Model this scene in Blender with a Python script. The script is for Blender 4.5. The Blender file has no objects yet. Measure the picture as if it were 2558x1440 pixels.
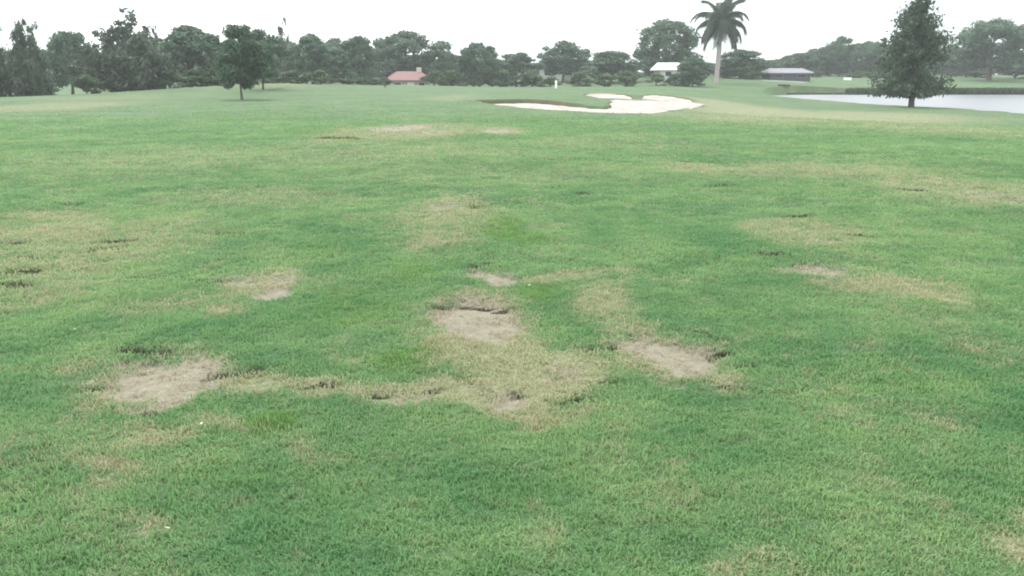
import bpy, math, random
import numpy as np

# ------------------------------------------------------------------ camera, sky, sun, exposure
sc = bpy.context.scene
C = sc.collection
CAM_H = 1.6
LENS_PX = 2200.0                      # focal length in photograph pixels (2558 wide)
PITCH = math.atan(525.0 / LENS_PX)    # looking down: horizon at row 195 of 1440
cam = bpy.data.cameras.new('camera')
cam.sensor_width = 36.0
cam.lens = 36.0 * LENS_PX / 2558.0
cam.clip_start = 0.05
cam.clip_end = 3000.0
camo = bpy.data.objects.new('camera', cam)
C.objects.link(camo)
camo.location = (0, 0, CAM_H)
camo.rotation_euler = (math.pi / 2 - PITCH, 0, 0)
sc.camera = camo

SUN_EL, SUN_AZ = 58.0, -35.0          # azimuth measured from +Y towards +X
w = bpy.data.worlds.new('World')
sc.world = w
w.use_nodes = True
nt = w.node_tree
nt.nodes.clear()
out = nt.nodes.new('ShaderNodeOutputWorld')
sky = nt.nodes.new('ShaderNodeTexSky')
sky.sky_type = 'NISHITA'
sky.sun_disc = False
sky.sun_elevation = math.radians(SUN_EL)
sky.sun_rotation = math.radians(SUN_AZ)
bg1 = nt.nodes.new('ShaderNodeBackground')
bg1.inputs['Strength'].default_value = 0.12
nt.links.new(sky.outputs[0], bg1.inputs['Color'])
tc = nt.nodes.new('ShaderNodeTexCoord')
mp = nt.nodes.new('ShaderNodeMapping')
mp.inputs['Scale'].default_value = (1.0, 1.0, 3.0)
mp.inputs['Location'].default_value = (1.7, 0.0, 0.0)
nz = nt.nodes.new('ShaderNodeTexNoise')
nz.inputs['Scale'].default_value = 2.3
nz.inputs['Detail'].default_value = 6
nz.inputs['Roughness'].default_value = 0.55
nt.links.new(tc.outputs['Generated'], mp.inputs[0])
nt.links.new(mp.outputs[0], nz.inputs['Vector'])
rp = nt.nodes.new('ShaderNodeValToRGB')
rp.color_ramp.elements[0].position = 0.385
rp.color_ramp.elements[0].color = (0.325, 0.362, 0.368, 1)
rp.color_ramp.elements[1].position = 0.51
rp.color_ramp.elements[1].color = (0.98, 0.99, 1.0, 1)
nt.links.new(nz.outputs['Fac'], rp.inputs[0])
bg2 = nt.nodes.new('ShaderNodeBackground')
bg2.inputs['Strength'].default_value = 0.95
nt.links.new(rp.outputs[0], bg2.inputs['Color'])
rp2 = nt.nodes.new('ShaderNodeValToRGB')
rp2.color_ramp.elements[0].position = 0.28
rp2.color_ramp.elements[0].color = (0.93, 0.93, 0.93, 1)
rp2.color_ramp.elements[1].position = 0.5
rp2.color_ramp.elements[1].color = (1, 1, 1, 1)
nt.links.new(nz.outputs['Fac'], rp2.inputs[0])
mx = nt.nodes.new('ShaderNodeMixShader')
nt.links.new(rp2.outputs[0], mx.inputs[0])
nt.links.new(bg1.outputs[0], mx.inputs[1])
nt.links.new(bg2.outputs[0], mx.inputs[2])
nt.links.new(mx.outputs[0], out.inputs[0])

sl = bpy.data.lights.new('sun', 'SUN')
sl.energy = 1.3
sl.angle = math.radians(22)
sl.color = (1.0, 0.97, 0.92)
so = bpy.data.objects.new('sun', sl)
C.objects.link(so)
so.rotation_euler = (math.radians(90 - SUN_EL), 0, math.radians(180 - SUN_AZ))
so.location = (0, 0, 60)

vs = sc.view_settings
vs.view_transform = 'Standard'
vs.look = 'None'
vs.gamma = 1
vs.exposure = 1.6
vs.use_curve_mapping = False
sc.render.resolution_x = 1024
sc.render.resolution_y = 576
sc.render.engine = 'CYCLES'
try:
    sc.cycles.filter_width = 1.9
    sc.cycles.volume_step_rate = 4.0
    sc.cycles.volume_bounces = 1
    sc.cycles.max_bounces = 4
    sc.cycles.diffuse_bounces = 2
    sc.cycles.transmission_bounces = 2
except Exception:
    pass

rng = np.random.default_rng(7)
random.seed(7)
CT, ST = math.cos(PITCH), math.sin(PITCH)


def at(px, py, Y):
    """point of the place seen at a photograph pixel when it stands Y metres ahead"""
    v = (720.0 - py) / LENS_PX
    # v = (Y*ST + dz*CT)/(Y*CT - dz*ST)
    dz = (v * Y * CT - Y * ST) / (CT + v * ST)
    depth = Y * CT - dz * ST
    return (px - 1279.0) / LENS_PX * depth, Y, CAM_H + dz, depth


def ground_at(px, py, z=0.0):
    v = (720.0 - py) / LENS_PX
    dz = z - CAM_H
    Y = dz * (CT + v * ST) / (v * CT - ST)
    depth = Y * CT - dz * ST
    return (px - 1279.0) / LENS_PX * depth, Y, depth


def sstep(a, b, x):
    t = np.clip((x - a) / (b - a), 0, 1)
    return t * t * (3 - 2 * t)


def vnoise(x, y, seed=0):
    x = np.asarray(x, float); y = np.asarray(y, float)
    xi = np.floor(x).astype(np.int64); yi = np.floor(y).astype(np.int64)
    fx = x - xi; fy = y - yi
    fx = fx * fx * (3 - 2 * fx); fy = fy * fy * (3 - 2 * fy)

    def h(a, b):
        n = (a * 374761393 + b * 668265263 + seed * 974634777) & 0xFFFFFFFF
        n = ((n ^ (n >> 13)) * 1274126177) & 0xFFFFFFFF
        return ((n ^ (n >> 16)) & 0xFFFF) / 65535.0
    a = h(xi, yi); b = h(xi + 1, yi); c = h(xi, yi + 1); d = h(xi + 1, yi + 1)
    return (a * (1 - fx) + b * fx) * (1 - fy) + (c * (1 - fx) + d * fx) * fy


def fbm(x, y, seed=0, o=4):
    s = 0; a = 1; t = 0
    for i in range(o):
        s = s + a * vnoise(x * 2 ** i, y * 2 ** i, seed + i * 17); t += a; a *= 0.5
    return s / t


def poly_sd(x, y, P):
    """signed distance to polygon, positive inside"""
    d2 = np.full(x.shape, 1e18); ins = np.zeros(x.shape, bool)
    n = len(P)
    for i in range(n):
        ax, ay = P[i]; bx, by = P[(i + 1) % n]
        ex, ey = bx - ax, by - ay
        t = np.clip(((x - ax) * ex + (y - ay) * ey) / (ex * ex + ey * ey + 1e-12), 0, 1)
        d2 = np.minimum(d2, (x - ax - t * ex) ** 2 + (y - ay - t * ey) ** 2)
        c = (ay > y) != (by > y)
        with np.errstate(divide='ignore', invalid='ignore'):
            xi = ax + (y - ay) / (by - ay if by != ay else 1e-9) * ex
        ins ^= c & (x < xi)
    d = np.sqrt(d2)
    return np.where(ins, d, -d)


# ------------------------------------------------------------------ terrain
WATER_Z = -0.6
cps = []
for yy in (-20, 0, 8, 20, 33):
    for xx in (-90, -35, -12, 0, 12, 35, 90):
        cps.append((xx, yy, -0.25 if (xx == 35 and yy == 33) else 0.0))


def cp(px, Y, py):
    X, _, Z, _ = at(px, py, Y)
    cps.append((X, Y, Z))


for a in ((-500, 64, 250), (0, 64, 250), (0, 90, 246), (-500, 95, 240), (180, 85, 240), (250, 64, 246), (420, 70, 235), (595, 62, 250),
          (633, 72, 229), (700, 82, 208), (540, 78, 219), (850, 85, 218), (960, 90, 224), (700, 110, 205), (300, 110, 238),
          (1130, 90, 222), (1300, 92, 221), (1300, 68, 238), (1300, 40, 281), (1130, 55, 252), (1550, 70, 232), (1500, 40, 283), (1700, 92, 220), (1700, 62, 250),
          (900, 55, 253), (900, 130, 222), (1300, 130, 220), (1900, 100, 228), (1900, 130, 205), (1780, 145, 192), (2000, 138, 204),
          (2300, 45, 308), (2558, 38, 322), (2100, 58, 286), (1900, 78, 250), (1600, 130, 214),
          (2200, 126, 228), (2200, 150, 203), (2200, 180, 192), (2558, 126, 226), (2558, 155, 200), (2558, 190, 190), (3200, 130, 226), (3200, 170, 195),
          (1300, 190, 196), (700, 190, 196), (0, 190, 200), (-600, 190, 198), (1900, 190, 190)):
    cp(*a)
cps = np.array(cps, float)


def tps_fit(P, lam=0.3):
    q = P[:, :2] / 30.0
    n = len(q)
    d = ((q[:, None] - q[None]) ** 2).sum(-1)
    K = 0.5 * d * np.log(d + 1e-9) + lam * 0.05 * np.eye(n)
    A = np.zeros((n + 3, n + 3))
    A[:n, :n] = K; A[:n, n] = 1; A[:n, n + 1:] = q
    A[n, :n] = 1; A[n + 1:, :n] = q.T
    return np.linalg.solve(A, np.concatenate([P[:, 2], [0, 0, 0]]))


TPSW = tps_fit(cps)


def tps(x, y):
    out = np.empty(x.size)
    xf = x.ravel() / 30.0; yf = y.ravel() / 30.0
    q = cps[:, :2] / 30.0; n = len(q)
    for s in range(0, x.size, 40000):
        a = xf[s:s + 40000]; b = yf[s:s + 40000]
        d = (a[:, None] - q[None, :, 0]) ** 2 + (b[:, None] - q[None, :, 1]) ** 2
        out[s:s + 40000] = (0.5 * d * np.log(d + 1e-9)) @ TPSW[:n] + TPSW[n] + TPSW[n + 1] * a + TPSW[n + 2] * b
    return out.reshape(x.shape)


def gpoly(pts, z):
    return [ground_at(px, py, z)[:2] for px, py in pts]


LAKE = gpoly([(1921, 246), (2000, 251), (2080, 255), (2150, 259), (2220, 263), (2300, 267), (2380, 271), (2450, 276), (2558, 284), (2900, 306), (3300, 330),
              (3500, 300), (3500, 236), (3000, 236), (2700, 235.5), (2500, 235), (2300, 235), (2110, 235), (1990, 235.5), (1918, 239)], WATER_Z)

# bunkers in plan (metres)
B_MAIN = [(-2.2, 52.2), (-1.2, 48.2), (0.4, 44.6), (2.0, 42.4), (3.6, 41.0), (5.2, 40.6), (6.4, 41.3), (7.3, 43.6), (8.3, 46.6), (9.6, 50.0), (11.0, 53.6), (10.6, 55.2),
          (8.6, 55.0), (6.6, 54.2), (5.55, 52.2), (5.2, 48.0), (4.7, 46.6), (4.1, 48.0), (3.2, 51.0), (2.2, 53.3), (1.0, 54.2), (-0.4, 53.6)]
B_LEFT = [(5.0, 63.2), (6.0, 61.2), (8.0, 60.9), (8.2, 62.4), (8.0, 64.0), (6.6, 64.6), (5.4, 64.2)]
B_RIGHT = [(8.9, 61.4), (10.4, 60.0), (12.2, 60.2), (12.4, 62.0), (11.6, 64.4), (10.2, 65.0), (9.2, 64.0)]
BUNK = [(B_MAIN, 0.34), (B_LEFT, 0.25), (B_RIGHT, 0.28)]


# ---- worn patches of the turf, given as where they lie on the ground
def ell(lst):
    o = []
    for px, py, rx, ry, s in lst:
        X, Y, d = ground_at(px, py)
        y1 = ground_at(px, py - ry)[1]; y0 = ground_at(px, py + ry)[1]
        o.append((X, (y0 + y1) / 2, rx / LENS_PX * d, (y1 - y0) / 2, s))
    return o


BARE = ell([(385, 950, 125, 48, 1), (360, 900, 85, 18, .6), (450, 990, 70, 30, .8), (1165, 800, 105, 52, 1), (1255, 795, 60, 30, .6), (1215, 770, 50, 22, .8),
            (1690, 885, 105, 36, 1), (1760, 870, 50, 22, .7), (1610, 880, 60, 20, .6), (665, 725, 62, 18, 1), (700, 700, 55, 20, .5), (585, 697, 60, 10, .6),
            (1205, 692, 65, 18, .9), (2040, 672, 72, 16, .8), (1000, 322, 55, 10, .8), (1060, 338, 60, 8, .5), (1215, 328, 38, 4.5, .9), (1240, 985, 70, 26, .6),
            (1010, 990, 60, 18, .5), (1400, 935, 80, 30, .45), (1085, 527, 50, 9, .6), (2040, 600, 60, 12, .4), (340, 1010, 60, 14, .5), (2490, 490, 80, 20, .4)])
DRY = ell([(1345, 935, 200, 66, 1.25), (1050, 972, 170, 28, 1.1), (1240, 990, 160, 42, 1.2), (600, 962, 130, 26, 1), (800, 962, 110, 28, .9), (1200, 865, 160, 60, 1.15),
           (1530, 765, 85, 50, .8), (1590, 830, 70, 30, .6), (1820, 945, 65, 30, .9), (650, 700, 125, 34, .8), (1400, 690, 130, 13, .7), (1560, 690, 80, 12, .4),
           (2200, 712, 180, 28, .75), (2350, 738, 70, 22, .8), (150, 640, 260, 110, .5), (120, 580, 200, 40, .6), (330, 620, 150, 50, .45), (100, 720, 160, 60, .45), (400, 755, 200, 25, .45),
           (1100, 540, 130, 50, .6), (1080, 605, 100, 30, .6), (2420, 480, 250, 48, .55), (2050, 430, 330, 26, .5), (1740, 420, 100, 14, .6), (2020, 580, 150, 40, .55),
           (2510, 1365, 95, 45, .8), (2560, 1330, 50, 60, .6), (350, 1090, 170, 42, .5), (280, 1160, 160, 26, .55), (520, 1070, 100, 22, .5), (1020, 335, 200, 24, .6), (850, 352, 80, 10, .5),
           (1220, 328, 70, 10, .8), (540, 772, 55, 20, .7), (1620, 925, 80, 30, .6), (2060, 270, 420, 15, .9), (1850, 262, 160, 14, .75), (1900, 295, 260, 22, .55), (2350, 320, 250, 26, .5),
           (300, 410, 420, 50, .35), (900, 390, 500, 40, .35), (1250, 440, 500, 30, .3), (650, 490, 300, 25, .4), (130, 540, 160, 16, .6), (1560, 365, 340, 24, .3),
           (100, 1150, 140, 120, .3), (740, 1105, 130, 30, .4), (1700, 1230, 110, 60, .3), (1380, 1040, 160, 30, .6), (350, 960, 180, 80, .75), (1180, 800, 160, 80, .7), (1690, 885, 160, 50, .7),
           (1350, 1330, 150, 40, .3), (1900, 1420, 150, 40, .4), (60, 270, 200, 16, .6), (1130, 255, 90, 8, .5), (200, 930, 90, 50, .4), (880, 870, 60, 40, .3), (2500, 900, 90, 300, .3)])
DRY += [(-21.5, 79.0, 7.0, 9.0, .42), (-15, 74, 9, 7, .3), (-30, 66, 8, 6, .45)]
LUSH = ell([(1225, 570, 60, 32, 1), (1290, 590, 90, 26, .7), (1340, 722, 90, 26, .8), (660, 1052, 80, 24, .9), (1030, 890, 90, 40, .8), (900, 760, 130, 60, .6), (700, 800, 220, 50, .4), (1380, 1050, 60, 22, .8),
            (1900, 800, 200, 60, .4), (2150, 950, 300, 90, .4), (520, 1200, 160, 60, .5), (1300, 1220, 200, 70, .5), (1900, 1120, 300, 90, .3), (1270, 300, 250, 14, .5), (640, 290, 300, 16, .6), (1330, 230, 150, 5, .7), (1600, 330, 280, 14, .5),
            (700, 1280, 250, 70, .3), (1000, 680, 130, 40, .5), (800, 330, 160, 12, .6), (860, 620, 100, 30, .5)])
SEG = []
for a in ((510, 952, 640, 932, 9), (495, 985, 545, 980, 5), (740, 966, 850, 964, 7), (940, 985, 1090, 965, 8), (1270, 975, 1328, 975, 5), (1390, 1002, 1480, 1000, 6), (1465, 873, 1535, 874, 6), (1780, 878, 1830, 882, 7),
          (1800, 965, 1880, 970, 6), (1830, 913, 1880, 912, 4), (1060, 770, 1160, 756, 6), (1170, 758, 1245, 766, 6), (1765, 845, 1830, 853, 4), (310, 872, 375, 888, 6), (380, 881, 425, 881, 4), (0, 678, 75, 678, 6),
          (-60, 712, 70, 712, 5), (-60, 775, 30, 775, 5), (210, 606, 320, 600, 3.5), (230, 621, 310, 613, 3.5), (-30, 607, 50, 604, 3.5), (1140, 667, 1200, 660, 4.5), (1590, 828, 1628, 828, 4.5), (1905, 637, 1965, 637, 4.5),
          (460, 700, 545, 699, 3), (1940, 540, 2020, 541, 3), (1690, 410, 1790, 409, 2.5), (1780, 468, 1835, 468, 2.5), (1370, 472, 1392, 472, 3), (1440, 487, 1462, 487, 3), (1050, 527, 1110, 527, 3), (1180, 518, 1208, 518, 3),
          (155, 512, 187, 512, 3.5), (730, 1075, 770, 1062, 6), (200, 985, 235, 975, 6), (2260, 478, 2300, 478, 3), (820, 350, 900, 351, 2), (340, 1030, 380, 1040, 5), (540, 585, 600, 583, 3), (60, 640, 130, 645, 3.5), (1500, 955, 1560, 960, 4), (2130, 590, 2180, 596, 3.5)):
    x0, y0, d0 = ground_at(a[0], a[1]); x1, y1, d1 = ground_at(a[2], a[3])
    ym = (a[1] + a[3]) / 2
    th = (ground_at(0, ym - a[4])[1] - ground_at(0, ym + a[4])[1]) / 2
    SEG.append((x0, y0, x1, y1, max(0.03, min(th, 0.5))))


def esum(lst, x, y):
    s = np.zeros(x.shape)
    for X, Y, rx, ry, st in lst:
        m = (np.abs(x - X) < rx * 1.7) & (np.abs(y - Y) < ry * 1.7)
        if not m.any():
            continue
        r = np.sqrt(((x[m] - X) / rx) ** 2 + ((y[m] - Y) / ry) ** 2)
        s[m] = np.maximum(s[m], st * sstep(1.55, 0.35, r))
    return s


def fields(x, y):
    sc1 = np.clip(y * 0.05, 0.12, 2.5)                      # ragged outlines, coarser further out
    wx = (fbm(x / sc1 * .5 + 3.1, y / sc1 * .35, 5) - .5) * sc1 * 1.1
    wy = (fbm(x / sc1 * .5 + 9.7, y / sc1 * .35 + 4, 6) - .5) * sc1 * 2.0
    bare = esum(BARE, x + wx, y + wy)
    dry = esum(DRY, x + wx, y + wy)
    lush = esum(LUSH, x + wx, y + wy)
    dark = np.zeros(x.shape)
    for x0, y0, x1, y1, th in SEG:
        m = (x > min(x0, x1) - 3 * th) & (x < max(x0, x1) + 3 * th) & (y > min(y0, y1) - 3 * th) & (y < max(y0, y1) + 3 * th)
        if not m.any():
            continue
        ex, ey = x1 - x0, y1 - y0
        xx = x[m] + wx[m] * .25; yy = y[m] + wy[m] * .18
        t = np.clip(((xx - x0) * ex + (yy - y0) * ey) / (ex * ex + ey * ey), 0, 1)
        d = np.sqrt((xx - x0 - t * ex) ** 2 + (yy - y0 - t * ey) ** 2) / th
        dark[m] = np.maximum(dark[m], sstep(1.25, 0.2, d) * (1 - .25 * sstep(7, 14, y[m])) * sstep(.15, .45, vnoise(x[m] / th * .55, y[m] / th * .8, 91)))
    return bare, dry, dark, lush


def height(x, y, fl=None, detail=True):
    x = np.asarray(x, float); y = np.asarray(y, float)
    z = tps(x, y)
    far = np.maximum(sstep(190, 330, y), np.maximum(sstep(95, 180, np.abs(x)) * sstep(120, 40, y), sstep(170, 300, np.abs(x))))
    far = np.maximum(far, sstep(-15, -60, y))
    z = z * (1 - far) + 0.9 * far * sstep(60, 150, y) + 0 * far
    z = z + (fbm(x / 9, y / 9, 21) - .5) * 0.16 * sstep(4, 25, y)
    # lake
    m = (x > 20) & (x < 300) & (y > 20) & (y < 135)
    if m.any():
        sd = poly_sd(x[m], y[m], LAKE) + (fbm(x[m] / 3, y[m] / 3, 31) - .5) * 0.9
        zz = z[m]
        target_out = np.maximum(zz, WATER_Z + 0.02 + 0.008 * np.clip(-sd, 0, 6))
        farbank = sstep(107, 119, y[m])
        target_out = np.where(farbank > .8, np.maximum(target_out, WATER_Z + (0.12 + 0.45 * sstep(42, 50, x[m])) * sstep(0.0, 1.6, -sd)), target_out)
        low = np.minimum(target_out, WATER_Z + 0.02 + (0.012 + .09 * sstep(38, 27, x[m])) * np.clip(-sd, 0, 60))
        low = low * (1 - farbank) + target_out * farbank
        zz = np.where(sd > 0, WATER_Z + 0.02 - np.clip(sd * 0.25, 0, 1.5), low)
        z[m] = zz
    # bunkers
    m = (x > -6) & (x < 16) & (y > 36) & (y < 70)
    if m.any():
        xm, ym, zz = x[m], y[m], z[m]
        for P, dep in BUNK:
            sd = poly_sd(xm, ym, P) + (fbm(xm / .8, ym / 1.6, 41) - .5) * 0.5
            rim = sstep(-1.6, -0.1, sd) * (sd < 0.05)
            back = sstep(min(p[1] for p in P), max(p[1] for p in P), ym)
            zz = zz + 0.17 * rim * back - (dep + 0.45) * sstep(-0.05, 0.45, sd)
        z[m] = zz
    if detail:
        bare, dry, dark, lush = fl if fl is not None else fields(x, y)
        nearw = sstep(40, 12, y) * (y > 0.5)
        z = z + (fbm(x / .45, y / .45, 51) - .5) * 0.05 * nearw + (fbm(x / 2.2, y / 2.2, 52) - .5) * 0.12 * nearw
        z = z - 0.028 * sstep(.25, .7, bare) * nearw - 0.022 * dark * nearw + 0.02 * (fbm(x / .09, y / .09, 53, 2) - .5) * sstep(.2, .6, dry + bare) * nearw
    return z


def H1(x, y):
    return float(height(np.array([x]), np.array([y]), detail=False)[0])


# ------------------------------------------------------------------ helpers
def mesh_obj(name, verts, faces, mat=None, parent=None, smooth=False):
    me = bpy.data.meshes.new(name)
    verts = np.asarray(verts, np.float32)
    me.from_pydata(verts.tolist(), [], [list(f) for f in faces])
    if smooth:
        me.polygons.foreach_set('use_smooth', [True] * len(me.polygons))
    me.update()
    return link(name, me, mat, parent)


def link(name, me, mat=None, parent=None):
    o = bpy.data.objects.new(name, me)
    if mat and me is not None and len(me.materials) == 0:
        me.materials.append(mat)
    C.objects.link(o)
    if parent:
        o.parent = parent
    return o


def big_mesh(name, V, F):
    """V (n,3), F (m,k) arrays"""
    me = bpy.data.meshes.new(name)
    n, k = F.shape
    me.vertices.add(len(V)); me.vertices.foreach_set('co', np.asarray(V, np.float32).ravel())
    me.loops.add(n * k); me.loops.foreach_set('vertex_index', F.astype(np.int32).ravel())
    me.polygons.add(n); me.polygons.foreach_set('loop_start', np.arange(0, n * k, k, dtype=np.int32))
    me.update(calc_edges=True)
    return me


def attr(me, name, vals, typ='FLOAT'):
    a = me.attributes.new(name, typ, 'POINT')
    if typ == 'FLOAT_VECTOR':
        a.data.foreach_set('vector', np.asarray(vals, np.float32).ravel())
    elif typ == 'INT':
        a.data.foreach_set('value', np.asarray(vals, np.int32))
    else:
        a.data.foreach_set('value', np.asarray(vals, np.float32))


def tag(o, label=None, cat=None, group=None, kind=None):
    if label: o['label'] = label
    if cat: o['category'] = cat
    if group: o['group'] = group
    if kind: o['kind'] = kind
    return o


def thing(name, label, cat, loc=(0, 0, 0), rz=0.0, group=None, scale=None):
    o = bpy.data.objects.new(name, None)
    C.objects.link(o)
    o.empty_display_size = 0.3
    o.location = loc
    o.rotation_euler = (0, 0, rz)
    if scale: o.scale = scale
    return tag(o, label, cat, group)


class NB:
    """small node-graph builder"""
    def __init__(self, name):
        self.m = bpy.data.materials.new(name); self.m.use_nodes = True
        self.t = self.m.node_tree; self.t.nodes.clear()
        self.out = self.n('ShaderNodeOutputMaterial')

    def n(self, typ, **kw):
        x = self.t.nodes.new(typ)
        for k, v in kw.items(): setattr(x, k, v)
        return x

    def l(self, a, b): self.t.links.new(a, b)

    def val(self, s, v):
        if hasattr(v, 'is_linked') or hasattr(v, 'links'): self.l(v, s)
        else: s.default_value = v

    def math(self, op, a, b=0.0, clamp=False):
        x = self.n('ShaderNodeMath', operation=op); x.use_clamp = clamp
        self.val(x.inputs[0], a); self.val(x.inputs[1], b)
        return x.outputs[0]

    def ss(self, v, a, b):
        x = self.n('ShaderNodeMapRange', interpolation_type='SMOOTHSTEP')
        self.val(x.inputs[0], v); x.inputs[1].default_value = a; x.inputs[2].default_value = b
        return x.outputs[0]

    def noise(self, vec, scale, detail=3, rough=.55):
        x = self.n('ShaderNodeTexNoise'); x.inputs['Scale'].default_value = scale
        x.inputs['Detail'].default_value = detail; x.inputs['Roughness'].default_value = rough
        if vec is not None: self.l(vec, x.inputs['Vector'])
        return x.outputs['Fac']

    def mix(self, f, a, b):
        x = self.n('ShaderNodeMix', data_type='RGBA')
        self.val(x.inputs[0], f)
        for s, v in ((x.inputs[6], a), (x.inputs[7], b)):
            if isinstance(v, tuple): s.default_value = (*v, 1)
            else: self.l(v, s)
        return x.outputs[2]

    def at(self, name, typ='GEOMETRY'):
        x = self.n('ShaderNodeAttribute', attribute_name=name, attribute_type=typ)
        return x.outputs['Fac']

    def bsdf(self, col, rough=.8, spec=.3, **kw):
        x = self.n('ShaderNodeBsdfPrincipled')
        if isinstance(col, tuple): x.inputs['Base Color'].default_value = (*col, 1)
        else: self.l(col, x.inputs['Base Color'])
        self.val(x.inputs['Roughness'], rough)
        x.inputs['Specular IOR Level'].default_value = spec
        for k, v in kw.items(): self.val(x.inputs[k], v)
        return x


GREEN_A = (0.049, 0.115, 0.045)
GREEN_B = (0.103, 0.165, 0.068)
LUSHC = (0.064, 0.128, 0.036)
DRYC = (0.130, 0.150, 0.078)
STRAW = (0.192, 0.175, 0.113)
BAREC = (0.210, 0.190, 0.152)
BAREC2 = (0.150, 0.132, 0.096)
DARKC = (0.021, 0.019, 0.010)


def turf_colour(b, vec, fine, bare, dry, dark, lush, gm=1.0):
    GA, GB, GL = [tuple(c * gm for c in q) for q in (GREEN_A, GREEN_B, LUSHC)]
    big = b.noise(vec, 0.35, 4)
    mid = b.noise(vec, 1.7, 4)
    f = b.ss(b.math('ADD', b.math('MULTIPLY', big, .5), b.math('MULTIPLY', mid, .5)), .36, .64)
    col = b.mix(f, GA, GB)
    col = b.mix(b.ss(b.math('ADD', lush, b.math('MULTIPLY', b.math('SUBTRACT', mid, .5), .8)), .25, .9), col, GL)
    nd = b.math('MULTIPLY', b.math('SUBTRACT', fine, .5), 1.1)
    nm = b.math('MULTIPLY', b.math('SUBTRACT', b.noise(vec, 5.0, 5, .65), .5), 1.4)
    scat = b.math('MULTIPLY', b.ss(b.noise(vec, .8, 6, .72), .46, .70), .42)
    dd = b.math('ADD', b.math('ADD', b.math('MAXIMUM', dry, scat), nd), nm)
    fd = b.ss(dd, .22, .85)
    drycol = b.mix(b.ss(fine, .42, .6), DRYC, STRAW)
    col = b.mix(b.math('MULTIPLY', fd, .84), col, drycol)
    bb = b.math('ADD', b.math('ADD', bare, b.math('MULTIPLY', nd, .7)), b.math('MULTIPLY', nm, .8))
    col = b.mix(b.math('MULTIPLY', b.ss(bb, .28, .66), .88), col, b.mix(b.ss(b.noise(vec, 16, 6, .75), .36, .64), BAREC, BAREC2))
    dk = b.math('ADD', dark, b.math('MULTIPLY', nd, .9))
    col = b.mix(b.math('MULTIPLY', b.ss(dk, .2, .55), .95), col, DARKC)
    return col


def make_turf():
    b = NB('turf')
    geo = b.n('ShaderNodeNewGeometry')
    pos = geo.outputs['Position']
    fine = b.noise(pos, 38.0, 4, .7)
    col = turf_colour(b, pos, fine, b.at('bare'), b.at('dry'), b.at('dark'), b.at('lush'), .68)
    col = b.mix(b.math('MULTIPLY', b.at('soil'), b.ss(b.noise(pos, 6, 4), .2, .6)), col, (0.075, 0.060, 0.036))
    bs = b.bsdf(col, .9, .15)
    bs.inputs['Sheen Weight'].default_value = 0.06
    bs.inputs['Sheen Roughness'].default_value = 0.5
    bs.inputs['Sheen Tint'].default_value = (0.8, 1.0, 0.72, 1)
    bp = b.n('ShaderNodeBump'); bp.inputs['Strength'].default_value = .55; bp.inputs['Distance'].default_value = .03
    b.l(b.math('ADD', b.noise(pos, 22, 5, .75), b.math('MULTIPLY', b.noise(pos, 3, 4), 2.0)), bp.inputs['Height'])
    b.l(bp.outputs[0], bs.inputs['Normal'])
    b.l(bs.outputs[0], b.out.inputs[0])
    return b.m


def make_blades():
    b = NB('grass_blades')
    geo = b.n('ShaderNodeNewGeometry')
    pos = geo.outputs['Position']
    rnd = b.at('rnd', 'INSTANCER')
    isl = geo.outputs['Random Per Island']
    fine = b.math('ADD', b.math('MULTIPLY', rnd, .5), b.math('MULTIPLY', isl, .5))
    fine = b.math('ADD', b.math('MULTIPLY', b.math('SUBTRACT', fine, .5), .85), .5)
    col = turf_colour(b, pos, fine, b.at('bare', 'INSTANCER'), b.at('dry', 'INSTANCER'), b.at('dark', 'INSTANCER'), b.at('lush', 'INSTANCER'))
    hs = b.n('ShaderNodeHueSaturation')
    b.l(b.math('ADD', 1.85, b.math('MULTIPLY', isl, .5)), hs.inputs['Value'])
    b.l(col, hs.inputs['Color'])
    bs = b.bsdf(hs.outputs[0], .6, .25)
    tr = b.n('ShaderNodeBsdfTranslucent'); b.l(hs.outputs[0], tr.inputs[0])
    mxs = b.n('ShaderNodeMixShader'); mxs.inputs[0].default_value = .45
    b.l(bs.outputs[0], mxs.inputs[1]); b.l(tr.outputs[0], mxs.inputs[2])
    b.l(mxs.outputs[0], b.out.inputs[0])
    return b.m


def make_sand():
    b = NB('bunker_sand')
    pos = b.n('ShaderNodeNewGeometry').outputs['Position']
    col = b.mix(b.ss(b.noise(pos, 1.3, 5), .35, .65), (0.37, 0.335, 0.305), (0.265, 0.245, 0.228))
    bs = b.bsdf(col, .95, .1)
    bp = b.n('ShaderNodeBump'); bp.inputs['Strength'].default_value = .5; bp.inputs['Distance'].default_value = .04
    b.l(b.noise(pos, 7, 5, .7), bp.inputs['Height']); b.l(bp.outputs[0], bs.inputs['Normal'])
    b.l(bs.outputs[0], b.out.inputs[0])
    return b.m


def make_water():
    b = NB('lake_water')
    pos = b.n('ShaderNodeNewGeometry').outputs['Position']
    bs = b.bsdf((0.085, 0.10, 0.115), .34, .5)
    bs.inputs['IOR'].default_value = 1.33
    bp = b.n('ShaderNodeBump'); bp.inputs['Strength'].default_value = .35; bp.inputs['Distance'].default_value = .08
    b.l(b.noise(pos, 1.6, 5, .6), bp.inputs['Height']); b.l(bp.outputs[0], bs.inputs['Normal'])
    b.l(bs.outputs[0], b.out.inputs[0])
    return b.m


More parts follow.
